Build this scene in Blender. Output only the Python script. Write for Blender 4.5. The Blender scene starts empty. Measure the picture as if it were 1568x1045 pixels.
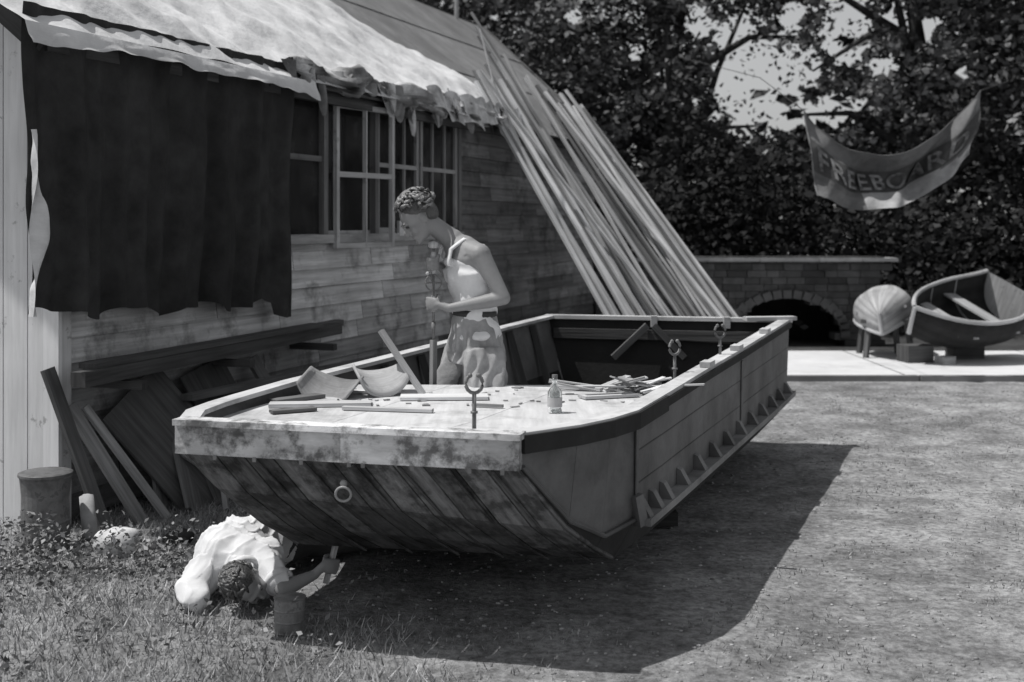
import bpy, math, random
import numpy as np
from mathutils import Vector, Matrix, noise
random.seed(7); np.random.seed(7)
sc=bpy.context.scene
V=Vector
# ---------------------------------------------------------------- helpers
def empty(name,parent=None):
    o=bpy.data.objects.new(name,None); sc.collection.objects.link(o)
    if parent: o.parent=parent
    return o
def g3(c): return (c*0.985,c*0.992,c*1.01,1)
def mat(name,col,var=0.35,scale=3.0,rough=0.85,bump=0.3,bscale=None,uv=None,spec=0.3,dark=None,detail=5,bdist=0.01,metal=0.0):
    m=bpy.data.materials.new(name); m.use_nodes=True; nt=m.node_tree; N=nt.nodes; L=nt.links
    b=N['Principled BSDF']; b.inputs['Roughness'].default_value=rough; b.inputs['Specular IOR Level'].default_value=spec
    b.inputs['Metallic'].default_value=metal
    tc=N.new('ShaderNodeTexCoord'); mp=N.new('ShaderNodeMapping')
    if uv:
        L.new(tc.outputs['UV'],mp.inputs[0]); mp.inputs['Scale'].default_value=(uv[0],uv[1],1)
    else:
        L.new(tc.outputs['Object'],mp.inputs[0]); mp.inputs['Scale'].default_value=(scale,)*3
    n1=N.new('ShaderNodeTexNoise'); n1.inputs['Scale'].default_value=1; n1.inputs['Detail'].default_value=detail; n1.inputs['Roughness'].default_value=0.65
    L.new(mp.outputs[0],n1.inputs[0])
    r=N.new('ShaderNodeMapRange'); r.inputs[1].default_value=0.3; r.inputs[2].default_value=0.7
    r.inputs[3].default_value=1-var; r.inputs[4].default_value=1+var*0.6
    L.new(n1.outputs[0],r.inputs[0])
    n2=N.new('ShaderNodeTexNoise'); n2.inputs['Scale'].default_value=1.7 if uv else scale*0.23; n2.inputs['Detail'].default_value=3
    L.new(tc.outputs['Object'],n2.inputs[0])
    r2=N.new('ShaderNodeMapRange'); r2.inputs[1].default_value=0.3; r2.inputs[2].default_value=0.7; r2.inputs[3].default_value=1-var*0.6; r2.inputs[4].default_value=1+var*0.3
    L.new(n2.outputs[0],r2.inputs[0])
    mu=N.new('ShaderNodeMath'); mu.operation='MULTIPLY'; L.new(r.outputs[0],mu.inputs[0]); L.new(r2.outputs[0],mu.inputs[1])
    at=N.new('ShaderNodeAttribute'); at.attribute_name='tone'
    mu2=N.new('ShaderNodeMath'); mu2.operation='MULTIPLY'; L.new(mu.outputs[0],mu2.inputs[0]); L.new(at.outputs['Fac'],mu2.inputs[1])
    last=mu2.outputs[0]
    if dark:
        n3=N.new('ShaderNodeTexNoise'); n3.inputs['Scale'].default_value=dark[0]; n3.inputs['Detail'].default_value=6; n3.inputs['Roughness'].default_value=.7
        L.new(tc.outputs['Object'],n3.inputs[0])
        r3=N.new('ShaderNodeMapRange'); r3.inputs[1].default_value=dark[1]; r3.inputs[2].default_value=dark[1]+(dark[3] if len(dark)>3 else 0.06); r3.inputs[3].default_value=1; r3.inputs[4].default_value=dark[2]
        L.new(n3.outputs[0],r3.inputs[0])
        mu3=N.new('ShaderNodeMath'); mu3.operation='MULTIPLY'; L.new(last,mu3.inputs[0]); L.new(r3.outputs[0],mu3.inputs[1]); last=mu3.outputs[0]
    vm=N.new('ShaderNodeVectorMath'); vm.operation='SCALE'; vm.inputs[0].default_value=g3(col)[:3]
    L.new(last,vm.inputs['Scale']); L.new(vm.outputs[0],b.inputs['Base Color'])
    if bump:
        nb=N.new('ShaderNodeTexNoise'); nb.inputs['Detail'].default_value=4
        if bscale:
            nb.inputs['Scale'].default_value=bscale; L.new(tc.outputs['Object'],nb.inputs[0])
        else:
            nb.inputs['Scale'].default_value=1.3; L.new(mp.outputs[0],nb.inputs[0])
        bp=N.new('ShaderNodeBump'); bp.inputs['Strength'].default_value=bump; bp.inputs['Distance'].default_value=bdist
        L.new(nb.outputs[0],bp.inputs['Height']); L.new(bp.outputs[0],b.inputs['Normal'])
    return m
def simple(name,col,rough=.7):
    m=bpy.data.materials.new(name); m.use_nodes=True; nt=m.node_tree; N=nt.nodes; L=nt.links
    out=[n for n in N if n.type=='OUTPUT_MATERIAL'][0]; N.remove(N['Principled BSDF'])
    at=N.new('ShaderNodeAttribute'); at.attribute_name='tone'
    vm=N.new('ShaderNodeVectorMath'); vm.operation='SCALE'; vm.inputs[0].default_value=g3(col)[:3]; L.new(at.outputs['Fac'],vm.inputs['Scale'])
    d=N.new('ShaderNodeBsdfDiffuse'); L.new(vm.outputs[0],d.inputs['Color']); L.new(d.outputs[0],out.inputs['Surface'])
    return m
def R(a,b): return random.uniform(a,b)
class MB:
    def __init__(s): s.v=[];s.f=[];s.t=[];s.uv=[];s.m=[]
    def poly(s,pts,tone=1,m=0,uv=None):
        i=len(s.v); s.v+= [tuple(p) for p in pts]; s.f.append(tuple(range(i,i+len(pts)))); s.t.append(tone); s.m.append(m)
        if uv is None:
            p0=V(pts[0]); e=(V(pts[1])-p0); L=e.length or 1; e=e/L; n=e.cross(V(pts[-1])-p0); n=n.normalized() if n.length>0 else V((0,0,1)); q=n.cross(e)
            uv=[((V(p)-p0).dot(e),(V(p)-p0).dot(q)) for p in pts]
        s.uv.append(list(uv))
    def beam(s,p0,p1,w,h,up=(0,0,1),tone=None,m=0,w1=None,h1=None):
        p0=V(p0);p1=V(p1); d=p1-p0; L=d.length; d.normalize(); up=V(up)
        sd=d.cross(up)
        if sd.length<1e-3: sd=d.cross(V((1,0,0)))
        sd.normalize(); u2=sd.cross(d).normalized()
        if tone is None: tone=R(.75,1.1)
        w1=w if w1 is None else w1; h1=h if h1 is None else h1
        c=[]
        for p,ww,hh in((p0,w,h),(p1,w1,h1)):
            for a,b in((-1,-1),(1,-1),(1,1),(-1,1)): c.append(p+sd*(a*ww/2)+u2*(b*hh/2))
        o=R(0,50);ov=R(0,50)
        vv=[0,w,w+h,2*w+h,2*w+2*h]
        for k in range(4):
            a=k;b=(k+1)%4
            s.poly([c[a],c[b],c[b+4],c[a+4]],tone*(1 if k!=0 else .9),m,[(o,ov+vv[k]),(o,ov+vv[k+1]),(o+L,ov+vv[k+1]),(o+L,ov+vv[k])])
        s.poly([c[3],c[2],c[1],c[0]],tone*.8,m,[(o,ov),(o,ov+w),(o+.1,ov+w),(o+.1,ov)])
        s.poly([c[4],c[5],c[6],c[7]],tone*.8,m,[(o,ov),(o,ov+w),(o+.1,ov+w),(o+.1,ov)])
    def box(s,c,sx,sy,sz,rot=0,tone=None,m=0):
        c=V(c); d=V((math.cos(rot),math.sin(rot),0))*sx/2
        s.beam(c-d,c+d,sy,sz,tone=tone,m=m)
    def tube(s,pts,rad,seg=10,tone=1,m=0,caps=True,ref=(0,0,1),closed=False):
        pts=[V(p) for p in pts]; n=len(pts); rings=[]
        for i,p in enumerate(pts):
            if closed: d=pts[(i+1)%n]-pts[i-1]
            else: d=pts[min(i+1,n-1)]-pts[max(i-1,0)]
            d.normalize(); rf=V(ref)
            sd=d.cross(rf)
            if sd.length<.05: sd=d.cross(V((1,0,0))) if abs(d.x)<.9 else d.cross(V((0,1,0)))
            sd.normalize(); u=sd.cross(d).normalized()
            r=rad[i] if isinstance(rad,(list,tuple)) else rad
            rx,ry=(r if isinstance(r,(list,tuple)) else (r,r))
            rings.append(len(s.v))
            for k in range(seg):
                a=2*math.pi*k/seg; s.v.append(tuple(p+sd*(rx*math.cos(a))+u*(ry*math.sin(a))))
        L=0
        for i in range(n if closed else n-1):
            j=(i+1)%n; dl=(pts[j]-pts[i]).length
            for k in range(seg):
                k2=(k+1)%seg
                s.f.append((rings[i]+k,rings[i]+k2,rings[j]+k2,rings[j]+k)); s.t.append(tone); s.m.append(m)
                s.uv.append([(L,k/seg*.3),(L,(k+1)/seg*.3),(L+dl,(k+1)/seg*.3),(L+dl,k/seg*.3)])
            L+=dl
        if caps and not closed:
            for r_,rev in((rings[0],True),(rings[-1],False)):
                q=list(range(r_,r_+seg)); 
                if rev:q=q[::-1]
                s.f.append(tuple(q)); s.t.append(tone); s.m.append(m); s.uv.append([(0,0)]*seg)
    def ell(s,c,ax,seg=14,rings=8,tone=1,m=0):
        c=V(c)
        if not isinstance(ax[0],Vector): ax=(V((ax[0],0,0)),V((0,ax[1],0)),V((0,0,ax[2])))
        b=len(s.v); 
        s.v.append(tuple(c-ax[2]))
        for i in range(1,rings):
            ph=-math.pi/2+math.pi*i/rings
            for k in range(seg):
                a=2*math.pi*k/seg
                s.v.append(tuple(c+ax[0]*(math.cos(ph)*math.cos(a))+ax[1]*(math.cos(ph)*math.sin(a))+ax[2]*math.sin(ph)))
        s.v.append(tuple(c+ax[2])); top=len(s.v)-1
        def F(q): s.f.append(q); s.t.append(tone); s.m.append(m); s.uv.append([(0,0)]*len(q))
        for k in range(seg):
            k2=(k+1)%seg
            F((b,b+1+k2,b+1+k)); F((top,b+1+(rings-2)*seg+k,b+1+(rings-2)*seg+k2))
            for i in range(rings-2):
                F((b+1+i*seg+k,b+1+i*seg+k2,b+1+(i+1)*seg+k2,b+1+(i+1)*seg+k))
    def limb(s,pts,rad,seg=14,tone=1,m=0):
        for p,r in zip(pts,rad): s.ell(p,(r,r,r),seg,8,tone,m)
        for i in range(len(pts)-1):
            s.tube([pts[i],pts[i+1]],[rad[i],rad[i+1]],seg,tone,m)
    def grid(s,fn,nu,nv,tone=1,m=0,us=1,vs=1):
        b=len(s.v)
        for j in range(nv+1):
            for i in range(nu+1): s.v.append(tuple(fn(i/nu,j/nv)))
        for j in range(nv):
            for i in range(nu):
                a=b+j*(nu+1)+i
                s.f.append((a,a+1,a+nu+2,a+nu+1)); s.t.append(tone(i/nu,j/nv) if callable(tone) else tone); s.m.append(m)
                s.uv.append([(i/nu*us,j/nv*vs),((i+1)/nu*us,j/nv*vs),((i+1)/nu*us,(j+1)/nv*vs),(i/nu*us,(j+1)/nv*vs)])
    def make(s,name,mats,parent=None,smooth=False,bevel=0,solid=0,solid_off=0,remesh=0,sm=0):
        me=bpy.data.meshes.new(name); me.from_pydata(s.v,[],s.f); 
        uvl=me.uv_layers.new(name='UVMap'); flat=[c for f in s.uv for p in f for c in p]; uvl.data.foreach_set('uv',flat)
        a=me.attributes.new('tone','FLOAT','FACE'); a.data.foreach_set('value',s.t)
        for m in (mats if isinstance(mats,(list,tuple)) else [mats]): me.materials.append(m)
        me.polygons.foreach_set('material_index',s.m)
        if smooth: me.polygons.foreach_set('use_smooth',[True]*len(s.f))
        o=bpy.data.objects.new(name,me); sc.collection.objects.link(o)
        if parent: o.parent=parent
        if solid:
            md=o.modifiers.new('s','SOLIDIFY'); md.thickness=solid; md.offset=solid_off
        if remesh:
            md=o.modifiers.new('r','REMESH'); md.mode='VOXEL'; md.voxel_size=remesh; md.use_smooth_shade=True
        if sm:
            md=o.modifiers.new('m','SMOOTH'); md.factor=.5; md.iterations=sm
        if bevel:
            md=o.modifiers.new('b','BEVEL'); md.width=bevel; md.segments=2; md.limit_method='ANGLE'
        return o
def bake_remesh(o):
    dg=bpy.context.evaluated_depsgraph_get(); ev=o.evaluated_get(dg)
    me=bpy.data.meshes.new_from_object(ev); mats=list(o.data.materials)
    o.modifiers.clear(); o.data=me
    if not me.materials:
        for m in mats: me.materials.append(m)
    if 'tone' in me.attributes: me.attributes.remove(me.attributes['tone'])
    a=me.attributes.new('tone','FLOAT','FACE'); a.data.foreach_set('value',[1.0]*len(me.polygons))
    me.polygons.foreach_set('use_smooth',[True]*len(me.polygons))
    return o
def leaves(name,pos,size,tone,mt,parent=None,aspect=.6):
    n=len(pos); rng=np.random
    a=rng.normal(size=(n,3)); a[:,2]*=.6; a/=np.linalg.norm(a,axis=1)[:,None]
    b=rng.normal(size=(n,3)); b-= (a*b).sum(1)[:,None]*a; b/=np.linalg.norm(b,axis=1)[:,None]
    sz=size[:,None]
    c=np.cross(a,b)*0.12*sz
    vs=np.stack([pos-a*sz*.5, pos+b*sz*aspect*.5+c, pos+a*sz*.5, pos-b*sz*aspect*.5+c],1).reshape(-1,3)
    me=bpy.data.meshes.new(name); me.vertices.add(n*4); me.vertices.foreach_set('co',vs.ravel())
    me.loops.add(n*4); me.loops.foreach_set('vertex_index',np.arange(n*4,dtype=np.int32))
    me.polygons.add(n); me.polygons.foreach_set('loop_start',np.arange(0,n*4,4,dtype=np.int32)); me.polygons.foreach_set('loop_total',np.full(n,4,dtype=np.int32))
    at=me.attributes.new('tone','FLOAT','FACE'); at.data.foreach_set('value',tone.astype(np.float32))
    me.materials.append(mt); me.update(); me.validate()
    o=bpy.data.objects.new(name,me); sc.collection.objects.link(o)
    if parent:o.parent=parent
    return o
# ---------------------------------------------------------------- materials
M_siding=mat('weathered_siding',.58,.42,uv=(1.0,22),bump=.5,dark=(3.2,.50,.45,.16))
M_white=mat('flaking_white_paint',.85,.18,uv=(1.0,14),bump=.3,dark=(7,.62,.55))
M_oldwood=mat('old_grey_timber',.14,.45,uv=(1.5,30),bump=.5)
M_newwood=mat('sawn_timber',.48,.4,uv=(1.3,30),bump=.3)
M_deck=mat('pale_deck_plywood',.60,.20,uv=(2,18),bump=.15,rough=.85,dark=(3,.48,.68,.16))
M_hull=mat('grey_hull_paint',.155,.32,scale=3,bump=.25,bscale=40,rough=.6,dark=(2.2,.46,.60,.2))
M_hulldark=mat('dark_bottom_paint',.035,.35,scale=4,bump=.3,bscale=30,rough=.7)
M_plank=mat('stern_planking',.19,.6,uv=(2.2,30),bump=.6,dark=(7,.48,.40,.12))
M_band=mat('peeling_transom_paint',.66,.5,uv=(2.5,9),bump=.6,dark=(9,.47,.28,.14))
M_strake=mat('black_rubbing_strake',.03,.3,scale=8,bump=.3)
M_iron=mat('rusty_iron',.20,.4,scale=30,bump=.3,rough=.5,spec=.5)
M_galv=mat('galvanised_iron',.36,.2,scale=30,bump=.2,rough=.4,spec=.5)
M_tarp=mat('black_tarpaulin_cloth',.040,.5,scale=5,bump=.4,bscale=60,rough=.9)
M_canvas=mat('pale_canvas',.76,.2,scale=2.5,bump=.5,bscale=9,rough=.9,bdist=.03,dark=(1.7,.60,.72,.12))
M_canvas2=mat('dirty_canvas',.46,.6,scale=5,bump=.5,bscale=14,rough=.9,bdist=.03)
M_roof=mat('roofing_felt',.24,.3,scale=6,bump=.3,bscale=25,dark=(1.5,.5,.7,.2))
M_frame=mat('window_paint',.46,.35,uv=(2,20),bump=.3,dark=(12,.6,.6))
M_glass=mat('dusty_window_glass',.03,.6,scale=5,rough=.12,bump=0,spec=.6)
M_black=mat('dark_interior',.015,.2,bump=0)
M_skin=mat('skin',.28,.14,scale=6,bump=.05,bscale=60,rough=.55,spec=.4)
M_hair=mat('dark_hair',.07,.5,scale=60,bump=.6,bscale=120,rough=.4,spec=.8)
M_shirt=mat('white_cotton',.74,.12,scale=6,bump=.3,bscale=30,rough=.95)
M_shorts=mat('pale_shorts',.42,.45,scale=5,bump=.4,bscale=30,rough=.95,dark=(5,.54,.6,.12))
M_trouser=mat('dark_trousers',.07,.3,scale=8,bump=.3,bscale=40,rough=.95)
M_leaf=simple('leaf',.13)
M_bark=mat('bark',.07,.4,scale=8,bump=.8,bscale=14)
M_grass=simple('grass_blade',.38)
M_weed=simple('weed_leaf',.16)
M_stone=mat('stone',.085,.4,scale=6,bump=.6,bscale=20)
M_coping=mat('coping_stone',.40,.3,scale=6,bump=.4,bscale=20)
M_banner=mat('banner_cloth',.17,.4,scale=4,bump=.3,bscale=12,bdist=.03)
M_bannerd=mat('banner_border',.09,.4,scale=4,bump=.3,bscale=12,bdist=.03)
M_letter=mat('banner_letter_paint',.27,.7,scale=9,bump=0,dark=(6,.5,.6,.1))
M_tin=mat('tin',.24,.5,scale=14,bump=.3,rough=.5,spec=.5,dark=(14,.55,.5))
# ---------------------------------------------------------------- world & sun
w=bpy.data.worlds.new("World"); sc.world=w; w.use_nodes=True; nt=w.node_tree
bg=nt.nodes['Background']; sky=nt.nodes.new('ShaderNodeTexSky'); sky.sky_type='NISHITA'; sky.sun_disc=False
ldir=V((.50,.02,-1)).normalized()
sky.sun_elevation=math.asin(-ldir.z); sky.sun_rotation=math.atan2(-ldir.x,-ldir.y)%(2*math.pi)
hs=nt.nodes.new('ShaderNodeHueSaturation'); hs.inputs['Saturation'].default_value=.07
nt.links.new(sky.outputs[0],hs.inputs['Color']); nt.links.new(hs.outputs[0],bg.inputs['Color']); bg.inputs['Strength'].default_value=.093
sl=bpy.data.lights.new('sun','SUN'); sl.energy=3.8; sl.angle=math.radians(.6); sl.color=(1,.985,.965)
so=bpy.data.objects.new('sun',sl); sc.collection.objects.link(so); so.rotation_euler=ldir.to_track_quat('-Z','Y').to_euler(); so.location=(-10,3,20)
sc.view_settings.view_transform='Standard'; sc.view_settings.look='None'; sc.view_settings.exposure=0; sc.view_settings.gamma=1
# ---------------------------------------------------------------- camera
cd=bpy.data.cameras.new('camera'); co=bpy.data.objects.new('camera',cd); sc.collection.objects.link(co)
co.location=(0,0,1.8); co.rotation_euler=(math.radians(90),0,0); cd.sensor_width=36; cd.lens=43.6; cd.shift_y=-.1164; cd.clip_end=2000; cd.clip_start=.1
cd.dof.use_dof=True; cd.dof.focus_distance=6.2; cd.dof.aperture_fstop=2.4
sc.camera=co
# ---------------------------------------------------------------- ground
def gz(x,y): return 0.018*noise.noise(V((x*.9,y*.9,0)))+.012*noise.noise(V((x*3.1,y*3.1,4)))
def ground():
    m=bpy.data.materials.new('dirt_ground'); m.use_nodes=True; nt=m.node_tree;N=nt.nodes;L=nt.links; b=N['Principled BSDF']; b.inputs['Roughness'].default_value=.95; b.inputs['Specular IOR Level'].default_value=.1
    tc=N.new('ShaderNodeTexCoord')
    def nz(s,d,r=.6,vec=None):
        n=N.new('ShaderNodeTexNoise'); n.inputs['Scale'].default_value=s; n.inputs['Detail'].default_value=d; n.inputs['Roughness'].default_value=r; L.new(vec or tc.outputs['Object'],n.inputs[0]); return n
    a=nz(2.6,8,.72); r=N.new('ShaderNodeValToRGB'); e=r.color_ramp.elements; e[0].position=.40; e[0].color=g3(.24); e[1].position=.60; e[1].color=g3(.44)
    L.new(a.outputs[0],r.inputs[0])
    a2=nz(.45,4,.6); ra=N.new('ShaderNodeMapRange'); ra.inputs[1].default_value=.35; ra.inputs[2].default_value=.62; ra.inputs[3].default_value=.70; ra.inputs[4].default_value=1.12; L.new(a2.outputs[0],ra.inputs[0])
    f=nz(22,6,.75); r2=N.new('ShaderNodeMapRange'); r2.inputs[1].default_value=.36; r2.inputs[2].default_value=.62; r2.inputs[3].default_value=.5; r2.inputs[4].default_value=1.2; L.new(f.outputs[0],r2.inputs[0])
    mm=N.new('ShaderNodeMath'); mm.operation='MULTIPLY'; L.new(ra.outputs[0],mm.inputs[0]); L.new(r2.outputs[0],mm.inputs[1])
    vm=N.new('ShaderNodeVectorMath'); vm.operation='SCALE'; L.new(r.outputs[0],vm.inputs[0]); L.new(mm.outputs[0],vm.inputs['Scale']); L.new(vm.outputs[0],b.inputs['Base Color'])
    nb=nz(15,7,.75); bp=N.new('ShaderNodeBump'); bp.inputs['Strength'].default_value=.9; bp.inputs['Distance'].default_value=.03; L.new(nb.outputs[0],bp.inputs['Height']); L.new(bp.outputs[0],b.inputs['Normal'])
    q=MB()
    xs=[-600,-200,-60,-20,-8]+[ -5+i*.12 for i in range(101)]+[9,13,20,60,200,600]
    ys=[-300,-60,-10,0]+[3+i*.12 for i in range(126)]+[19,22,28,40,80,200,600,1200]
    nx=len(xs)
    for y in ys:
        for x in xs:
            z=gz(x,y) if (-5<=x<=7.1 and 3<=y<13) else 0
            q.v.append((x,y,z))
    for j in range(len(ys)-1):
        for i in range(nx-1):
            a=j*nx+i; q.f.append((a,a+1,a+nx+1,a+nx)); q.t.append(1);q.m.append(0);q.uv.append([(0,0)]*4)
    q.make('ground',m,smooth=True)
ground()
M_conc=mat('pale_concrete',.72,.15,scale=1.5,bump=.3,bscale=20,dark=(1.2,.54,.78,.15))
q=MB()
for i in range(6):
    x0=2.2+i*2.4; 
    q.poly([(x0,14.1-.02*i,.012),(x0+2.38,14.08-.02*i,.012),(x0+2.38,17.2,.012),(x0,17.2,.012)],R(.92,1.05))
q.make('concrete_path',M_conc)
q=MB()
for i in range(6):
    q.box((3.4+i*2.4,14.03-.02*i,.028),2.38,.10,.07,tone=R(.3,.42))
q.make('kerb',M_conc,bevel=.01)
M_shade=mat('tree_shaded_earth',.06,.5,scale=3,bump=.8,bscale=14)  # dark earth colour, the shade under the trees is painted into it
q=MB(); q.poly([(-12,17.25,.006),(40,17.25,.006),(40,60,.006),(-12,60,.006)]); q.make('tree_shaded_ground',M_shade)
q=MB(); rng=random.Random(3)
for i in range(3600):
    y=4.5+ (rng.random()**1.4)*9; x=rng.uniform(-.3*y-.5,.48*y)
    r=rng.uniform(.003,.010)*(1+.06*(y-4.5)); 
    q.ell((x,y,gz(x,y)+r*.2),(r*rng.uniform(.8,1.5),r*rng.uniform(.8,1.3),r*.6),5,3,tone=rng.uniform(.4,1.2))
q.make('gravel_stones',simple('pebble',.38),smooth=True)
def grass():
    rng=np.random
    n=210000; xs=rng.uniform(-4.2,5.5,n); ys=4.6+ (rng.uniform(0,1,n)**1.25)*8.5
    me_v=[];tone=[]
    for x,y in zip(xs,ys):
        d=noise.noise(V((x*1.3,y*1.3,7)))*.5+.5; d2=noise.noise(V((x*4,y*4,1)))*.5+.5
        left=1/(1+math.exp((x+.35+.5*(d-.5)-(y-5)*-.35)*5.0))
        keep=left*(.40+.9*d2)+ (1-left)*(.32 if (d2>.52 and d>.48) else 0.03)
        if -1.2<x<.9+.33*(y-5.6) and y>5.6: keep*=.05
        if rng.random()>keep: continue
        h=rng.uniform(.02,.07)*(.5+d)*(1 if left>.4 else .42)
        a=rng.uniform(0,6.283); w=.0020+.002*rng.random(); lx,ly=rng.normal(0,.55,2)*h
        z=gz(x,y)-.003
        me_v+= [(x-math.cos(a)*w,y-math.sin(a)*w,z),(x+math.cos(a)*w,y+math.sin(a)*w,z),(x+lx,y+ly,z+h)]
        tone.append(rng.uniform(.40,1.6)*(.5+.8*d2)*(1 if left>.4 else .7))
    n=len(tone); me=bpy.data.meshes.new('grass'); me.from_pydata(me_v,[],[(3*i,3*i+1,3*i+2) for i in range(n)])
    at=me.attributes.new('tone','FLOAT','FACE'); at.data.foreach_set('value',tone); me.materials.append(M_grass)
    o=bpy.data.objects.new('grass',me); sc.collection.objects.link(o)
grass()
def weeds():
    pos=[];sz=[];tn=[]
    rng=np.random
    for k in range(190):
        t=rng.uniform(-.3,1.8)
        cx=-3.0+ t*.95 + rng.normal(0,.12); cy=6.5+rng.normal(0,.18)-(.12*t)
        hh=rng.uniform(.05,.24)
        n=rng.randint(14,34); 
        if k>120: cx=rng.uniform(-3,-.7); cy=rng.uniform(4.8,6.3); hh=.06; n=10
        for i in range(n):
            u=rng.random(); pos.append((cx+rng.normal(0,.045),cy+rng.normal(0,.045),.015+u*hh)); sz.append(rng.uniform(.015,.045)); tn.append(rng.uniform(.4,2.4))
    leaves('weeds',np.array(pos),np.array(sz),np.array(tn),M_weed,aspect=.55)
weeds()
# ---------------------------------------------------------------- shed
shed=empty('wooden_shed')
def W(t,off,z): return V((-2.7+.342*t+.94*off,7.3+.94*t-.342*off,z))
TE=13.3; TW=11.3
def tE(s): return TW+.15+(TE+.25-TW-.15)*max(0,min(1,s/2.6))
q=MB()
z=.02
while z<3.0:
    hgt=.155
    spans=[(0,TW)] if z<1.62 else [(0,2.0),(6.15,TW)]
    for a,b in spans:
        t=a
        while t<b-.01:
            ln=min(R(.5,2.6),b-t); 
            if b-(t+ln)<.3: ln=b-t
            tn=R(.6,1.2)
            tm=t+ln/2
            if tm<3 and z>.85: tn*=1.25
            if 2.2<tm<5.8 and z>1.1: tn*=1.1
            if tm>6.3: tn*=.42  # wall shade past the window, put into the board tone
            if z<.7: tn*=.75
            t1=t+ln-.006; zz=min(z+hgt,3.0); o=R(0,9); 
            dz=R(-.006,.006)
            A=W(t,.032,z+dz);B=W(t1,.032,z+dz);C=W(t1,.012,zz+.0);D=W(t,.012,zz+.0)
            q.poly([A,B,C,D],tn,0,[(o,o),(o+ln,o),(o+ln,o+.155),(o,o+.155)])
            q.poly([W(t,.0,z+dz),W(t1,.0,z+dz),B,A],tn*.3,0)
            t+=ln
    z+=hgt
q.make('siding_boards',M_siding,shed)
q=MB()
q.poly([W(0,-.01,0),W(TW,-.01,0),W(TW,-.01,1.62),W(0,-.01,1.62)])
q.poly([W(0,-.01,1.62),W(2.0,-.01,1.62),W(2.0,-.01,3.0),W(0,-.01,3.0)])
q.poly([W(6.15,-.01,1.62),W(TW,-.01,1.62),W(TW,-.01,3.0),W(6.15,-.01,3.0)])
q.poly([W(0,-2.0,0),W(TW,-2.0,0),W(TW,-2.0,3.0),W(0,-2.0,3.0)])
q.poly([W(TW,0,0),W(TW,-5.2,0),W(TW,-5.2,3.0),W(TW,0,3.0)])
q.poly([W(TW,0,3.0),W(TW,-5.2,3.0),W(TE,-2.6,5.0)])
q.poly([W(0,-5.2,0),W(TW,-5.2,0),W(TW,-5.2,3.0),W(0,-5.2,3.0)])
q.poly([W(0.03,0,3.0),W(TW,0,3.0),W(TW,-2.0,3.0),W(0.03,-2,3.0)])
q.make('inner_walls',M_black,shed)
q=MB(); s=0.0
while s<5.2:
    wd=R(.16,.2); zt=3.0+.78*min(s,5.2-s) 
    q.beam(W(-.012,-s-wd/2,0),W(-.012,-s-wd/2,zt),wd-.008,.025,up=W(0,0,0)-W(1,0,0),tone=R(.85,1.08)); s+=wd
q.beam(W(-.03,.02,0),W(-.03,.02,2.95),.11,.03,up=W(0,0,0)-W(1,0,0),tone=1.0)
q.beam(W(.03,.045,0),W(.03,.045,2.95),.03,.11,up=W(0,0,0)-W(1,0,0),tone=.9)
q.make('white_end_boards',M_white,shed,bevel=.003)
q=MB()
up=W(0,1,0)-W(0,0,0)
def bar(t0,z0,t1,z1,w_,off=.03,d=.04,tone=1): q.beam(W(t0,off,z0),W(t1,off,z1),w_,d,up=up,tone=tone)
bar(2.0,1.66,6.15,1.66,.07,.05,.1,.9)
bar(2.0,2.98,6.15,2.98,.07,.04,.08,.5)
for t in(2.03,3.2,4.15,6.12): bar(t,1.64,t,2.98,.07,.04,.06,.4)
bar(2.0,2.32,3.2,2.32,.045,.03,.04,.35)
for a,b in((4.2,5.1),(5.16,6.08)):
    for zz in(1.72,2.92): bar(a,zz,b,zz,.055,.03,.035,.8)
    for t in(a+.02,b-.02): bar(t,1.7,t,2.94,.05,.03,.035,.8)
    bar(a,2.32,b,2.32,.04,.03,.03,.8)
    for k in(1,2): bar(a+(b-a)*k/3,1.7,a+(b-a)*k/3,2.94,.022,.03,.025,.7)
q.make('window_frames',M_frame,shed,bevel=.003)
q=MB(); q.poly([W(4.2,.02,1.7),W(6.1,.02,1.7),W(6.1,.02,2.95),W(4.2,.02,2.95)]); q.poly([W(2.03,.02,1.7),W(3.18,.02,1.7),W(3.18,.02,2.95),W(2.03,.02,2.95)])
q.poly([W(3.2,.01,1.7),W(4.15,.01,1.7),W(4.15,.01,2.95),W(3.2,.01,2.95)])
q.make('window_glass',M_glass,shed)
q=MB(); 
def sp(u,zz): return W(3.3+.78*u,.10+.16*u,zz)
def sb(u0,z0,u1,z1,w_): q.beam(sp(u0,z0),sp(u1,z1),w_,.035,up=up,tone=1.1)
for u in(.02,.98): sb(u,1.58,u,2.80,.05)
for zz in(1.60,2.78,2.2): sb(0,zz,1,zz,.045)
sb(.5,1.58,.5,2.80,.026)
q.make('open_window_sash',M_frame,shed,bevel=.003)
q=MB(); q.box(W(5.0,.09,1.74),.9,.03,.14,math.atan2(.94,.342),tone=1.7); q.make('window_sill_board',M_frame,shed)
def RP(t,s,h=0): return W(t,-s,3.02+.78*s)+ (W(0,1,0)-W(0,0,0))*(.62*h)+V((0,0,.79*h))
q=MB()
s=-.25
while s<2.6:
    s1=min(s+.95,2.62); t=-.35; te=tE(s); te1=tE(s1)
    while t<te-.01:
        t1=t+R(3,6); last=t1>=te-.8
        if last: t1=te
        tb=te1 if last else t1
        tn=R(.85,1.12); h0=.046+R(0,.004)
        q.poly([RP(t,s,h0),RP(t1,s,h0),RP(tb,s1,.036),RP(t,s1,.036)],tn); q.poly([RP(t,s,.03),RP(t1,s,.03),RP(t1,s,h0),RP(t,s,h0)],tn*.4); t=t1
    s=s1
def RB(t,s,h=0): return W(t,-s,3.02+.78*(5.2-s)+h)
q.poly([RB(-.35,2.58,.03),RB(TE+.25,2.58,.03),RB(TW+.1,5.45,.03),RB(-.35,5.45,.03)],1)
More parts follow.
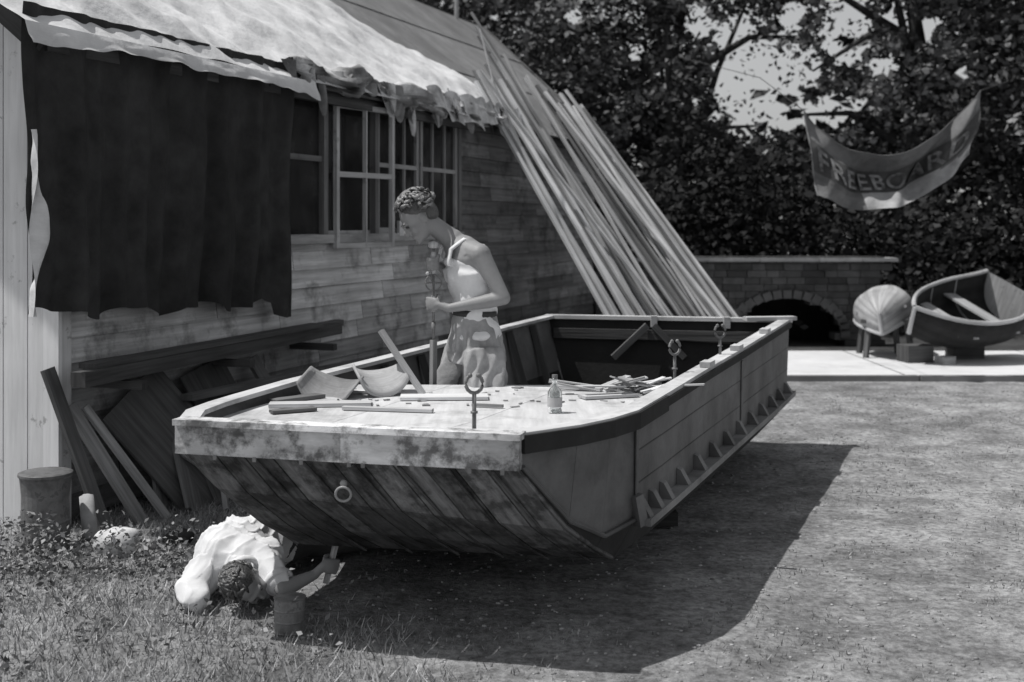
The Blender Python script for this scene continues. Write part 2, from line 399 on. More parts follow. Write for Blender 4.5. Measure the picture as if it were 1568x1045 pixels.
q.poly([RP(-.35,-.25,0),RP(tE(0),-.25,0),RP(TE+.25,2.6,0),RP(-.35,2.6,0)],.3)
q.make('felt_roof',M_roof,shed)
q=MB()
q.beam(RP(-.36,-.25,-.03),RP(-.36,2.6,-.03),.04,.16,tone=.5); q.beam(RP(-.3,-.22,-.05),RP(TW,-.22,-.05),.05,.1,tone=.6)
q.beam(RP(tE(0)+.01,-.25,0),RP(TE+.26,2.6,0),.04,.12,tone=.8)
t=.3
while t<TW: q.beam(W(t,.22,2.86),W(t,-.1,3.0),.05,.09,tone=.5); t+=.6
q.make('roof_timbers',M_oldwood,shed)
q=MB(); q.tube([RP(12.2,2.5,0),RP(12.2,2.5,0)+V((0,0,1.6))],.035,8); q.make('vent_pipe',M_galv,shed)
# canvas on roof
def cz(u,v):
    t=-.62+u*7.9; smax=2.5 if t<2.5 else 2.5-(t-2.5)*.40
    s=-.27+v*(smax+.27); n=noise.noise(V((t*.8,s*1.6,0)))*.06+noise.noise(V((t*3,s*5,2)))*.02+abs(noise.noise(V((t*1.5+s*2,s*.7,9))))*.09+abs(noise.noise(V((t*3.2-s*2,s*1.9,3))))*.04
    return RP(t+.12*noise.noise(V((s*2,0,5))),s+.05*noise.noise(V((t*3,1,1)))*(1 if v>.1 else .3),.085+n*min(1,v*8+.2))
q=MB(); q.grid(cz,170,50)
o=q.make('canvas_roof_sheet',M_canvas,None,smooth=True)
def lip(u,v):
    t=-.62+u*3.15
    drop=v*(.05+.09*(noise.noise(V((t*.9,0,8)))+.5)+.03*noise.noise(V((t*5,2,8)))+ .06*max(0,u-.5))
    return RP(t,-.27,.087)+ (W(0,1,0)-W(0,0,0))*(.015+.05*v+.03*noise.noise(V((t*4,v*2,3)))*v)+V((0,0,-drop))
q=MB(); q.grid(lip,120,8,tone=lambda u,v:1.0-.25*v); q.make('canvas_eave_edge',M_canvas,o,smooth=True)
def roll(u,v):
    t=2.3+u*5.1; a=v*2*math.pi; 
    r=.075+.06*noise.noise(V((t*1.7,0,1)))+.03*noise.noise(V((t*6,math.cos(a)*1.2,math.sin(a)*1.2)))
    rr=r*(1+.6*noise.noise(V((t*4,math.cos(a)*2,math.sin(a)*2+4)))+.3*math.sin(3*a+t*7))
    c=W(t,.20+.09*noise.noise(V((t*1.2,3,3))),2.95-.03*u+.07*noise.noise(V((t*1.5,9,1))))
    return c+(W(0,1,0)-W(0,0,0))*(rr*1.6*math.cos(a))+V((0,0,rr*1.1*math.sin(a)))
q=MB(); q.grid(roll,260,24,tone=lambda u,v:.9+1.3*noise.noise(V((u*18,v*5,0))))
q.make('rolled_canvas',M_canvas2,o,smooth=True)
q=MB()
for k in range(24):
    t0=R(2.3,6.6); wd=R(.10,.6); ln=R(.06,.30) if k%3 else R(.2,.40); ph=R(0,6)
    def hang(u,v,t0=t0,wd=wd,ln=ln,ph=ph):
        t=t0+(u-.5)*wd*(1-.6*v*math.sin(ph)**2)+.06*v*math.sin(ph); return W(t,.27+.04*math.sin(u*9+ph)*(1-v*.3)+.03*v,3.02-ln*v*(.5+.5*math.sin(math.pi*min(1,max(0,u+.2*math.sin(ph))))+.2*math.sin(u*11+ph)))
    q.grid(hang,12,8,tone=R(.3,1.7))
for k in range(5):
    t0=5.2+k*.42
    def fl(u,v,t0=t0,k=k):
        t=t0+(u-.5)*.8; return W(t,.26+.09*v+.04*math.sin(u*6+k*2),3.08-.20*v-.13*u*v+.03*math.sin(u*9+k))
    q.grid(fl,16,8,tone=1.2+.2*(k%2))
q.make('canvas_scraps',M_canvas2,o,smooth=True)
# black tarpaulin
def tp(u,v):
    t=-.52+u*2.88 ; zt=3.0; zb=1.29-.12*u+.03*math.sin(u*23)+.015*math.sin(u*51)+ (-.08 if u>.93 else 0)
    z=zt+(zb-zt)*v
    f=.035*math.sin(u*38+1.5*math.sin(u*9)+.7*v)+.02*math.sin(u*85+v*2)+.05*noise.noise(V((u*7,v*1.5,1)))+.05*noise.noise(V((u*2,v*3,6)))
    t+=.03*noise.noise(V((v*4,u*3,2)))+ .05*v*(u-.2)+.20*v*max(0,.4-u)
    return W(t,.24-.07*v+f*(.5+.7*v),z)
q=MB(); q.grid(tp,200,50); 
tarp=q.make('black_tarpaulin',M_tarp,None,smooth=True)
def edge(u,v):
    z=2.3-1.02*v; wd=.03+.09*max(0,math.sin(v*6.3-2.2))+.02*noise.noise(V((v*9,0,0)))
    return W(-.53+.08*v+u*wd+.02*math.sin(v*5),.30-.05*v+.03*math.sin(u*4+v*9),z)
q=MB(); q.grid(edge,8,60,tone=.8); q.make('tarpaulin_pale_lining',M_white,tarp,smooth=True)
# ---------------------------------------------------------------- timber rack
q=MB()
q.beam(W(-.15,.30,.90),W(3.1,.22,.93),.10,.085,tone=.6); q.beam(W(.1,.17,.92),W(3.3,.14,.96),.08,.05,tone=1.0)
q.beam(W(.0,.24,.96),W(2.7,.26,.99),.12,.03,tone=.7)
for t in(.3,1.5,2.7): q.beam(W(t,.0,.82),W(t,.42,.82),.06,.05,tone=.6)
q.beam(W(.9,.3,.66),W(4.4,.3,.62),.09,.04,tone=1.2);q.beam(W(1.9,.42,.55),W(5.2,.4,.55),.12,.03,tone=2.0)
q.make('timber_rack',M_oldwood,None,bevel=.004)
q=MB()
def lean(t0,o0,t1,o1,z1,w_,th=.025,tone=1,z0=0.0): q.beam(W(t0,o0,z0),W(t1,o1,z1),w_,th,up=up,tone=tone)
lean(.02,.36,-.12,.06,.95,.09,.03,1.0)
lean(.25,.45,.02,.1,.72,.09,.025,2.2); lean(.42,.5,.13,.12,.7,.05,.025,2.8)
lean(.95,.55,.55,.12,.74,.60,.02,.95)
lean(1.5,.5,1.35,.1,.8,.5,.02,.7)
lean(1.05,.72,.72,.35,.36,.04,.03,2.8); lean(.72,.72,1.12,.36,.45,.04,.03,2.4); lean(1.25,.62,1.05,.3,.5,.06,.02,1.8)
lean(2.2,.5,2.0,.1,.8,.12,.03,1.5)
for k in range(9): lean(R(.5,2.8),R(.4,.6),R(.4,2.6),.12,R(.45,.75),R(.05,.2),.022,R(.6,1.9))
q.make('leaning_boards',M_oldwood,None,bevel=.003)
q=MB()
for k in range(14):
    x=R(1.6,5.2); q.beam(W(x,R(.5,.95),.03+.03*(k%4)),W(x+R(1,2.0),R(.45,.95),.04+.03*(k%4)),R(.06,.16),.028,tone=R(.6,2.2))
q.make('ground_lumber',M_oldwood,None,bevel=.003)
# ---------------------------------------------------------------- leaning pole bundle
q=MB()
random.seed(29)
def pl(ub,ut,long=0,w_=.05,th=.03,tone=1,jy=0,dz=0):
    b=V((1.42+1.66*ub,12.6+1.8*ub+jy,0.02))
    top=V((-.36+1.24*ut,13.5+3.3*ut+jy*.25,3.27+.24*ut+dz)); d=(top-b); e=b+d*(1+long)
    m=b.lerp(e,.5)+V((R(-.03,.03),R(-.04,.04),R(-.06,.02)))
    u_=(.75+R(-.4,.4),-.6,.3+R(-.4,.4))
    q.beam(b,m,w_,th,up=u_,tone=tone); q.beam(m-d*.004,e,w_,th,up=u_,tone=tone*R(.9,1.1),w1=w_*R(.7,1))
# pale boards leaning at the front, dark gaps between
for ub,ut,lg,wd,tn in((.0,.0,.02,.055,1.35),(.035,.02,.05,.03,.5),(.065,.06,-.01,.05,1.3),(.10,.075,.06,.035,1.0),(.135,.12,.02,.065,1.45),(.175,.15,.07,.03,.45),(.205,.155,.0,.05,1.3),(.245,.20,.05,.035,.9),(.275,.21,.02,.06,1.4)):
    pl(ub,ut,lg,wd,.03,tn,R(-.12,.05),R(-.03,.05))
# longer sticks standing well above the roof edge
for k in range(8):
    pl(.32+k*.032+R(-.01,.01),.28+k*.012+R(-.03,.03),(.10,.20,.04,.27,.14,.02,.22,.08)[k],R(.02,.045),R(.02,.035),(1.1,.35,.8,.5,1.25,.3,.9,.6)[k],R(-.1,.25),R(-.05,.1))
pl(.50,.12,.06,.035,.03,1.2,-.3); pl(.40,.52,.06,.03,.03,.9,-.35); pl(.22,.40,.14,.03,.03,.75,-.3)
for k in range(7):
    pl(.58+k*.03,.50+k*.035+R(-.08,.03),R(-.12,.05),R(.025,.06),R(.02,.035),(.9,.3,1.1,.25,.7,1.0,.35)[k],R(-.1,.25),R(-.1,.05))
for k in range(9):
    pl(.80+k*.025,.72+k*.033+R(-.06,.02),R(-.12,.03),R(.03,.06),R(.02,.04),(1.2,.4,1.1,1.3,.3,1.0,1.25,.5,1.1)[k],R(-.15,.2),R(-.08,.1))
pl(.90,.62,.0,.06,.03,1.25,-.3); pl(.70,.86,-.05,.05,.03,.9,-.3)
for k in range(5): pl(R(.1,.95),R(.05,.95),R(-.35,-.15),R(.04,.09),.02,R(.15,.5),.45,R(-.2,0))
q.make('leaning_timber_stack',M_newwood,None,bevel=.003)
q=MB(); q.tube([(-.35,13.5,3.9),(-.2,13.3,3.3),(.1,13.2,2.6)],.010,6,tone=3)
q.make('hanging_rope',M_oldwood)
# ---------------------------------------------------------------- boat
random.seed(5)
boat=empty('flat_bottomed_boat')
TR=[(.03,5.0),(.27,5.2),(.42,5.38),(.55,5.6),(.74,6.1),(1.10,7.05),(1.47,8.0),(1.85,8.98),(2.2,9.9)]
TL=[(-1.42,5.38),(-1.45,5.6),(-1.41,5.85),(-1.35,6.1),(-1.2,6.6),(-.82,7.55),(-.45,8.5),(-.07,9.45),(.3,10.35)]
ZT=[.93,.93,.93,.93,.935,.95,.965,.985,1.0]
BR=[(.02,5.0,.81),(.22,5.2,.53),(.36,5.42,.38),(.45,5.6,.29),(.65,6.1,.27),(1.03,7.05,.27),(1.4,8,.27),(1.77,8.98,.27),(2.1,9.85,.28)]
BL=[(-1.41,5.38,.81),(-1.3,5.5,.64),(-1.15,5.7,.44),(-1.0,5.85,.29),(-1.0,6.6,.27),(-.62,7.55,.27),(-.27,8.5,.27),(.12,9.45,.27),(.48,10.25,.28)]
MR=[(.025,5.0,.815),(.23,5.2,.545),(.385,5.42,.43),(.55,5.64,.455),(.735,6.11,.455),(1.1,7.06,.455),(1.465,8.01,.455),(1.84,8.98,.455),(2.18,9.9,.455)]
TR3=[V((a[0],a[1],z)) for a,z in zip(TR,ZT)]; TL3=[V((a[0],a[1],z)) for a,z in zip(TL,ZT)]
BR=[V(p) for p in BR]; BL=[V(p) for p in BL]; MR=[V(p) for p in MR]
ML=[TL3[i].lerp(BL[i],.6)+V((-.03,0,0)) for i in range(9)]
q=MB()
for i in range(8):
    q.poly([MR[i],MR[i+1],TR3[i+1],TR3[i]],1,0); q.poly([BR[i],BR[i+1],MR[i+1],MR[i]],1,1)
    q.poly([ML[i+1],ML[i],TL3[i],TL3[i+1]],1,0); q.poly([BL[i+1],BL[i],ML[i],ML[i+1]],.8,1)
    if i>=3: q.poly([BL[i],BL[i+1],BR[i+1],BR[i]],.7,1)
q.poly([BR[8],BL[8],TL3[8],TR3[8]],.6,1)
q.make('hull_shell',[M_hull,M_hulldark],boat,solid=.024,solid_off=0)
q=MB()
nrm=V((.93,-.36,0))
q.beam(MR[3].lerp(TR3[3],.12)+V((.016,-.008,0)),TR3[3].lerp(MR[3],.12)+V((.016,-.008,0)),.04,.006,up=nrm,tone=.95)
q.beam(MR[6].lerp(TR3[6],.05)+V((.016,-.008,0)),TR3[6].lerp(MR[6],.12)+V((.016,-.008,0)),.06,.006,up=nrm,tone=.95)
for i in range(3): q.tube([MR[i]+V((.018,-.012,0)),MR[i+1]+V((.018,-.012,0))],[(.015,.010)]*2,6,tone=.8)
for f in(.36,.68):
    for i in range(3,8):
        a=TR3[i].lerp(MR[i],f)+nrm*.0125; b=TR3[i+1].lerp(MR[i+1],f)+nrm*.0125; q.beam(a,b,.006,.003,up=nrm,tone=.5)
q.make('side_straps_and_seams',M_hull,boat)
q=MB(); n=11
for k in range(n):
    a=k/n+.003; b=(k+1)/n-.003; tn=R(.6,1.3)
    for i in range(3):
        p=[BL[i].lerp(BR[i],a),BL[i].lerp(BR[i],b),BL[i+1].lerp(BR[i+1],b),BL[i+1].lerp(BR[i+1],a)]
        sag=[V((0,-.015,-.012)) if 0<i else V((0,0,0)), V((0,-.015,-.012)) if i<2 else V((0,0,0))]
        p=[p[0]+sag[0],p[1]+sag[0],p[2]+sag[1],p[3]+sag[1]]
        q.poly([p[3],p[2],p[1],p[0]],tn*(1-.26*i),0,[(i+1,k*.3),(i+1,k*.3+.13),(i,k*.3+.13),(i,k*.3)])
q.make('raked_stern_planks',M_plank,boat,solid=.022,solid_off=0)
q=MB()
for a in(.22,.37,.52,.66,.80,.93):
    pts=[BL[i].lerp(BR[i],a)+V((0,-.026,-.016)) for i in range(4)]
    q.tube(pts,[(.010,.007)]*4,6,tone=R(.4,.6))
q.tube([BR[i]+V((.0,-.012,-.004)) for i in range(4)],[(.014,.010)]*4,6,tone=1.0); q.tube([BL[i]+V((-.01,-.01,0)) for i in range(4)],[(.014,.010)]*4,6,tone=.9)
q.make('stern_battens',M_plank,boat)
q=MB()
A=V((-1.44,5.355,.868)); B=V((.035,4.972,.868)); C=A.lerp(B,.5)+V((0,-.012,0))
q.beam(A,C,.06,.125,tone=1.0); q.beam(C,B,.06,.125,tone=1.05)
q.beam(A+V((.0,-.012,.075)),B+V((.01,-.012,.075)),.095,.026,tone=1.25)
q.make('transom_rail',M_band,boat,bevel=.008)
q=MB()
for a in(.12,.24,.38,.52,.56,.70,.86,.95):
    p=A.lerp(B,a)+V((0,-.032,-.07)); q.box(p,.016,.02,.02,tone=.6)
q.make('rail_bolts',M_galv,boat)
def ribbon(q,P,outd,ind,z0,z1,side,tone=1):
    ou=[];inn=[]
    for i in range(len(P)):
        c=(P[max(i-1,0)]-P[min(i+1,len(P)-1)]); d=V((c.y,-c.x,0)).normalized()*side
        ou.append(P[i]+d*outd); inn.append(P[i]+d*ind)
    up0=V((0,0,z0));up1=V((0,0,z1)); L=0
    for i in range(len(P)-1):
        dl=(P[i+1]-P[i]).length
        for a,b,a2,b2,tt in((ou[i]+up0,ou[i+1]+up0,ou[i]+up1,ou[i+1]+up1,1),(ou[i]+up1,ou[i+1]+up1,inn[i]+up1,inn[i+1]+up1,1),(inn[i]+up1,inn[i+1]+up1,inn[i]+up0,inn[i+1]+up0,.9),(inn[i]+up0,inn[i+1]+up0,ou[i]+up0,ou[i+1]+up0,.7)):
            q.poly([a,b,b2,a2],tone*tt,0,[(L,0),(L+dl,0),(L+dl,.07),(L,.07)])
        L+=dl
    for i in(0,-1): q.poly([ou[i]+up0,ou[i]+up1,inn[i]+up1,inn[i]+up0],tone)
q=MB(); ribbon(q,TR3,.022,-.065,.0,.022,-1,1.0); ribbon(q,TL3,.022,-.065,.0,.022,1,1.0)
q.beam(TL3[8]+V((-.02,0,.012)),TR3[8]+V((.04,.0,.012)),.09,.03,tone=1.0)
q.beam(TR3[8]+V((-.35,-.05,.03)),TR3[8]+V((.06,.02,.03)),.10,.03,tone=1.0)
q.make('gunwale_cap',M_deck,boat,bevel=.004)
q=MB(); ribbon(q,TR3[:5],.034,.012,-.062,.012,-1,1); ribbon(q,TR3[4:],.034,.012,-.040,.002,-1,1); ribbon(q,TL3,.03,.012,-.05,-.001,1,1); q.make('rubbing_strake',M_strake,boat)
q=MB(); CR=[p.copy() for p in MR[3:]]; 
ribbon(q,CR,.085,.010,-.035,.0,-1,1.7)
N_=13
for k in range(N_):
    f=.02+k/(N_-1)*.95
    x=f*(len(CR)-1); i=min(int(x),len(CR)-2); p=CR[i].lerp(CR[i+1],x-i); d=(CR[i+1]-CR[i]).normalized(); o=V((d.y,-d.x,0))
    th=.03
    a=p+o*.014; b=p+o*.078; c=p+o*.014+V((0,0,.085)); c2=p+o*.035+V((0,0,.075))
    e=d*th
    q.poly([a-e,b-e,c2-e,c-e],1.0); q.poly([a+e,c+e,c2+e,b+e],.5); q.poly([b-e,b+e,c2+e,c2-e],1.5); q.poly([c-e,c2-e,c2+e,c+e],1.5)
p=CR[0]; q.beam(p+V((.035,-.01,-.03)),p+V((.01,-.03,.11)),.05,.05,tone=1.4)
q.make('chine_rail_with_knees',M_hull,boat,bevel=.003)
DL=[V((-1.38,5.455,0)),V((-1.385,5.70,0)),V((-1.32,6.0,0)),V((-1.14,6.55,0)),V((-.98,6.98,0))]
DR=[V((.0,5.075,0)),V((.21,5.27,0)),V((.45,5.62,0)),V((.70,6.2,0)),V((.985,6.93,0))]
q=MB()
for i in range(4):
    cols=[0,.10,.34,.36,.46,.48,.64,1.0] if i==0 else [0,.33,.665,1.0]
    for k in range(len(cols)-1):
        if i==0 and k in(1,3,5): continue
        a=cols[k]+ (0 if i==0 else .001);b=cols[k+1]-(0 if i==0 else .001)
        z_=V((0,0,.885))
        pts=[DL[i].lerp(DR[i],a)+z_,DL[i].lerp(DR[i],b)+z_,DL[i+1].lerp(DR[i+1],b)+z_,DL[i+1].lerp(DR[i+1],a)+z_]
        o=k*3.3
        q.poly(pts,[.97,1.03,1.0,.98,1,1,1][k%7],0,[(p.y+o,p.x+o) for p in pts])
q.make('aft_deck',M_deck,boat,solid=.02,solid_off=-1)
q=MB(); q.poly([(-1.3,5.5,.70),(.1,5.15,.70),(.3,5.45,.70),(-1.3,5.9,.70)],1); q.poly([DL[4]+V((0,0,.3)),DR[4]+V((0,0,.3)),DR[4]+V((0,0,.86)),DL[4]+V((0,0,.86))],1)
q.make('bulkhead',M_hulldark,boat)
q=MB()
for k in range(9):
    a=.06+.88*k/9; b=a+.088
    q.poly([BL[4].lerp(BR[4],a)+V((0,.3,.035)),BL[4].lerp(BR[4],b)+V((0,.3,.035)),BL[8].lerp(BR[8],b)+V((0,-.1,.035)),BL[8].lerp(BR[8],a)+V((0,-.1,.035))],R(.5,.9))
for i in(5,6,7):
    for f in(0,.5):
        j=min(i+1,8)
        t3=TR3[i].lerp(TR3[j],f); b3=BR[i].lerp(BR[j],f); q.beam(t3+V((-.05,0,-.02)),b3+V((-.05,0,.02)),.04,.05,tone=.8)
        t3=TL3[i].lerp(TL3[j],f); b3=BL[i].lerp(BL[j],f); q.beam(t3+V((.05,0,-.02)),b3+V((.05,0,.02)),.04,.05,tone=.6)
q.beam(TL3[8]+V((.05,-.06,-.12)),TR3[8]+V((-.05,-.06,-.12)),.04,.08,tone=.5)
m_=TL3[8].lerp(TR3[8],.42)
q.beam(m_+V((0,-.1,-.04)),m_+V((-.28,-.12,-.30)),.04,.05,tone=1.0); q.beam(m_+V((.05,-.1,-.04)),m_+V((.3,-.12,-.3)),.04,.05,tone=.8)
q.make('inner_framing',M_oldwood,boat,bevel=.003)
q=MB()
def onR(f): 
    i=int(f); return TR3[i].lerp(TR3[min(i+1,8)],f-i)
for f in(5.05,5.9,6.9): 
    p=onR(f)+V((.0,0,.038)); q.box(p,.14,.06,.03,math.radians(69),tone=1)
for a in(.45,.75): q.box(TL3[8].lerp(TR3[8],a)+V((0,-.05,-.01)),.05,.05,.09,0,tone=1)
q.make('rail_chocks',M_deck,boat,bevel=.004)
q=MB(); c=V((-.70,5.155,.70)); 
q.tube([c+V((.032*math.sin(a),-.012*math.cos(a)-.01,.032*math.cos(a)-.03)) for a in [i/20*2*math.pi for i in range(20)]],.0055,8,closed=True)
q.ell(c+V((0,0,.012)),(.016,.016,.016),10,6); q.make('mooring_ring',M_galv,boat,smooth=True)
q=MB()
for p in((-.25,7.2),(.75,7.4),(.3,8.6),(1.0,8.4),(1.3,9.4),(.8,9.9)):
    for k in range(3): q.box((p[0],p[1],.045+.085*k),.45-.06*k,.2,.08,R(-.15,.25),tone=R(.3,.5))
q.make('timber_blocks',M_oldwood,None,bevel=.005)
def rowlock(base,h,ang,name):
    q=MB(); b=V(base); q.tube([b,b+V((0,0,h))],.009,8); q.tube([b+V((0,0,-.005)),b+V((0,0,.012))],.026,10); q.tube([b+V((0,0,h*.55)),b+V((0,0,h*.6))],.016,10)
    c=b+V((0,0,h+.04)); dx=V((math.cos(ang),math.sin(ang),0)); pts=[]
    for i in range(13):
        a=math.radians(-240+i*25); pts.append(c+dx*(.036*math.cos(a))+V((0,0,.040*math.sin(a))))
    q.tube(pts,[.008]*13,8,caps=True); q.ell(pts[0],(.011,.011,.011),8,5); q.ell(pts[-1],(.011,.011,.011),8,5)
    q.make(name,M_iron,boat,smooth=True)
rowlock((.90,6.86,.885),.18,.5,'rowlock'); rowlock((1.285,7.66,.965),.12,.3,'rowlock_forward')
rowlock((-.16,5.25,.885),.19,.1,'rowlock_stern')
# ---------------------------------------------------------------- deck clutter
q=MB(); random.seed(12)
for (x,y,l,w_,a,tn) in((-.95,6.15,.5,.10,.1,1.2),(-.35,6.4,.45,.14,.05,1.5),(-.60,5.98,.45,.04,-.2,1.2),(-1.1,6.35,.3,.08,.8,.3),(.5,6.45,.3,.10,.35,1.2),(.65,6.7,.3,.10,.6,1.4),(-.75,6.6,.5,.06,.0,1.4),(.35,6.75,.3,.04,-.5,1.3),(-1.05,5.95,.22,.06,.5,.3),(-.12,6.1,.16,.02,-.3,.6)):
    q.box((x,y,.897),l,w_,.014+R(0,.006),a,tone=tn)
for k in range(60):
    x=R(-1.1,.75); y=R(6.0,6.85); q.box((x,y,.890),R(.012,.05),R(.006,.018),.005,R(0,3),tone=R(.4,1.4))
q.make('wood_offcuts',M_newwood,None,bevel=.002)
def curved(c,r,L,a0,a1,yaw,tilt,tone,q):
    c=V(c); rot=Matrix.Rotation(yaw,3,'Z')@Matrix.Rotation(tilt,3,'X')
    q.grid(lambda u,v: c+rot@V((r*math.cos(math.radians(a0+(a1-a0)*u)),(v-.5)*L*(.6+.4*math.sin(math.pi*u)),.8*r*math.sin(math.radians(a0+(a1-a0)*u)))),20,4,tone=tone)
q=MB(); curved((-.95,6.45,1.02),.17,.24,190,330,-.45,.5,.5,q); curved((-.68,6.5,1.04),.14,.22,-170,-15,.5,.55,.7,q)
q.make('bent_plywood_pieces',M_deck,None,smooth=True,solid=.012)
q=MB(); q.beam((-.47,6.55,.89),(-.70,6.62,1.22),.045,.022,tone=.9); q.make('propped_plank',M_newwood,None,bevel=.002)
q=MB()
for k in range(16): 
    a=V((.62+R(-.2,.2),6.58+R(-.1,.12),.90+.003*k)); q.beam(a,a+V((R(.08,.26)*(-1)**k,R(-.1,.1),R(.0,.06))),R(.02,.07),.008,tone=R(.7,1.6))
q.make('offcut_pile',M_newwood)
gm=bpy.data.materials.new('bottle_glass'); gm.use_nodes=True; b=gm.node_tree.nodes['Principled BSDF']; b.inputs['Base Color'].default_value=(.75,.78,.78,1); b.inputs['Roughness'].default_value=.08; b.inputs['Transmission Weight'].default_value=.8; b.inputs['IOR'].default_value=1.35
q=MB(); P=[(.0,.028),(.004,.034),(.05,.035),(.10,.034),(.115,.025),(.125,.013),(.15,.012),(.152,.015),(.162,.015)]
q.tube([(.205,5.94,.886+z) for z,r in P],[r for z,r in P],20)
bo=q.make('glass_bottle',gm,None,smooth=True)
q=MB(); q.tube([(.205,5.94,1.048),(.205,5.94,1.068)],.014,14); q.make('stopper',M_iron,bo); 
q=MB(); q.tube([(.205,5.94,.916),(.205,5.94,.961)],.0358,20,caps=False); q.make('label',M_shorts,bo,smooth=True)
# ---------------------------------------------------------------- figure helpers
def hand(q,wrist,bar,up_,nsgn,sc_=1.0):
    wr=V(wrist);bar=V(bar);up_=V(up_).normalized(); d=(bar-wr); d-=up_*d.dot(up_); d.normalize(); n=d.cross(up_)*nsgn
    s=sc_; pc=bar-d*.022*s+n*.030*s
    q.ell(pc,(d*.044*s,n*.016*s,up_*.040*s),14,8)
    q.limb([wr,bar-d*.05*s+n*.024*s],[.024*s,.021*s])
    for k,(zz,r,l) in enumerate(((.030,.0088,1.0),(.0100,.0092,1.1),(-.0100,.0088,1.02),(-.029,.0076,.85))):
        z_=up_*zz*s
        pts=[bar-d*.004*s+n*.030*s+z_, bar+d*.026*l*s+n*.024*s+z_*1.05, bar+d*.032*l*s-n*.006*s+z_, bar+d*.008*s-n*.027*s+z_*.95, bar-d*.010*s-n*.026*s+z_*.9]
        q.limb(pts,[r*1.1,r*1.05,r,r*.95,r*.8],10)
    pts=[bar-d*.045*s+n*.012*s+up_*.022*s,bar-d*.034*s-n*.012*s+up_*.040*s,bar-d*.012*s-n*.027*s+up_*.047*s,bar+d*.008*s-n*.030*s+up_*.044*s]
    q.limb(pts,[.014*s,.0115*s,.010*s,.0085*s],10)
def head(q,c,f,u,s=1.0):
    f=V(f).normalized();u=V(u);u=(u-f*u.dot(f)).normalized(); r=f.cross(u)
    P=lambda a,b,c_: c+f*a*s+r*b*s+u*c_*s
    E=lambda p,a,b,c_: q.ell(P(*p),(f*a*s,r*b*s,u*c_*s),16,10)
    E((-.012,0,.03),.095,.076,.085); E((.012,0,-.02),.075,.066,.085); E((.038,0,-.068),.045,.042,.042)
    E((.078,0,.022),.018,.052,.012)
    E((.096,0,-.018),.020,.012,.022); E((.086,0,.0),.014,.008,.026)
    E((.080,0,-.060),.015,.024,.006); E((.078,0,-.071),.014,.021,.006)
    E((.075,0,-.095),.018,.020,.014)
    for sgn in(-1,1):
        E((.055,.040*sgn,-.03),.028,.022,.026); E((-.008,.077*sgn,-.01),.020,.007,.031)
    return P,f,r,u
# ---------------------------------------------------------------- man
man=empty('man_with_hand_drill')
HS=1.08
hc=V((-.535,7.07,1.818)); hf=V((-.70,-.27,-.66)); hu=V((-.58,-.1,.78))
q=MB()
P,f,r_,u_=head(q,hc,hf,hu,HS)
q.limb([(-.335,7.11,1.69),(-.41,7.10,1.75),P(-.03,0,-.04)],[.064,.056,.054])
yaw=V((-.94,-.34,0)); sidev=V((.34,-.94,0))
T=[((-.195,7.10,1.05),.125,.160),((-.205,7.10,1.15),.122,.158),((-.213,7.10,1.27),.100,.135),((-.218,7.10,1.38),.110,.148),((-.237,7.10,1.50),.125,.170),((-.265,7.10,1.59),.118,.175),((-.305,7.11,1.655),.085,.130),((-.335,7.11,1.69),.06,.075)]
for i,(c,a,b) in enumerate(T): q.ell(c,(yaw*a,sidev*b,V((0,0,.07))),20,10)
for i in range(len(T)-1):
    c0,a0,b0=T[i];c1,a1,b1=T[i+1]
    q.tube([c0,c1],[(b0,a0),(b1,a1)],24,ref=(-.94,-.34,0))
sn=V((-.180,6.955,1.615)); sf=V((-.325,7.275,1.615))
q.limb([(-.275,7.06,1.64),sn],[.072,.064]); q.limb([(-.295,7.16,1.64),sf],[.072,.062])
elN=V((-.045,6.90,1.375)); barN=V((-.445,7.03,1.335)); wrN=V((-.275,6.90,1.315))
wrN=barN+ (wrN-barN).normalized()*.115
wrN.z=1.315
q.limb([sn,sn.lerp(elN,.3),sn.lerp(elN,.65),elN,elN.lerp(wrN,.28),elN.lerp(wrN,.7),wrN],[.062,.054,.046,.038,.042,.031,.025])
elF=V((-.30,7.40,1.39)); barF=V((-.445,7.03,1.56)); wrF=barF+(V((-.34,7.30,1.5))-barF).normalized()*.11
q.limb([sf,sf.lerp(elF,.45),elF,elF.lerp(wrF,.3),wrF],[.060,.050,.038,.041,.025])
hand(q,wrN,barN,(0,0,1),-1,1.05); hand(q,wrF,barF,(0,0,1),1,1.05)
for hp,kn,an,toe in(((-.19,7.02,1.05),(-.21,7.0,.74),(-.17,7.0,.37),(-.31,6.97,.325)),((-.22,7.19,1.05),(-.28,7.22,.74),(-.26,7.25,.37),(-.41,7.22,.325))):
    q.limb([hp,V(hp).lerp(V(kn),.5),kn,V(kn).lerp(V(an),.35),an],[.095,.08,.058,.056,.036]); q.limb([an,toe],[.036,.026]); q.limb([an,V(an)+V((.04,0,-.03))],[.034,.03])
body=q.make('body',M_skin,man,remesh=.0068,sm=3); bake_remesh(body)
q=MB()
for s_ in(-1,1): q.ell(P(.083,.030*s_,.004),(.010,.012,.007),10,6); q.tube([P(.090,.014*s_,.028),P(.088,.045*s_,.026)],[.004,.003],6)
q.make('eyes_and_brows',M_hair,man,smooth=True)
q=MB(); random.seed(4)
q.ell(P(-.030,0,.052),(f*.102,r_*.092,u_*.090),20,12)
q.ell(P(-.060,0,.0),(f*.064,r_*.080,u_*.078),16,10)
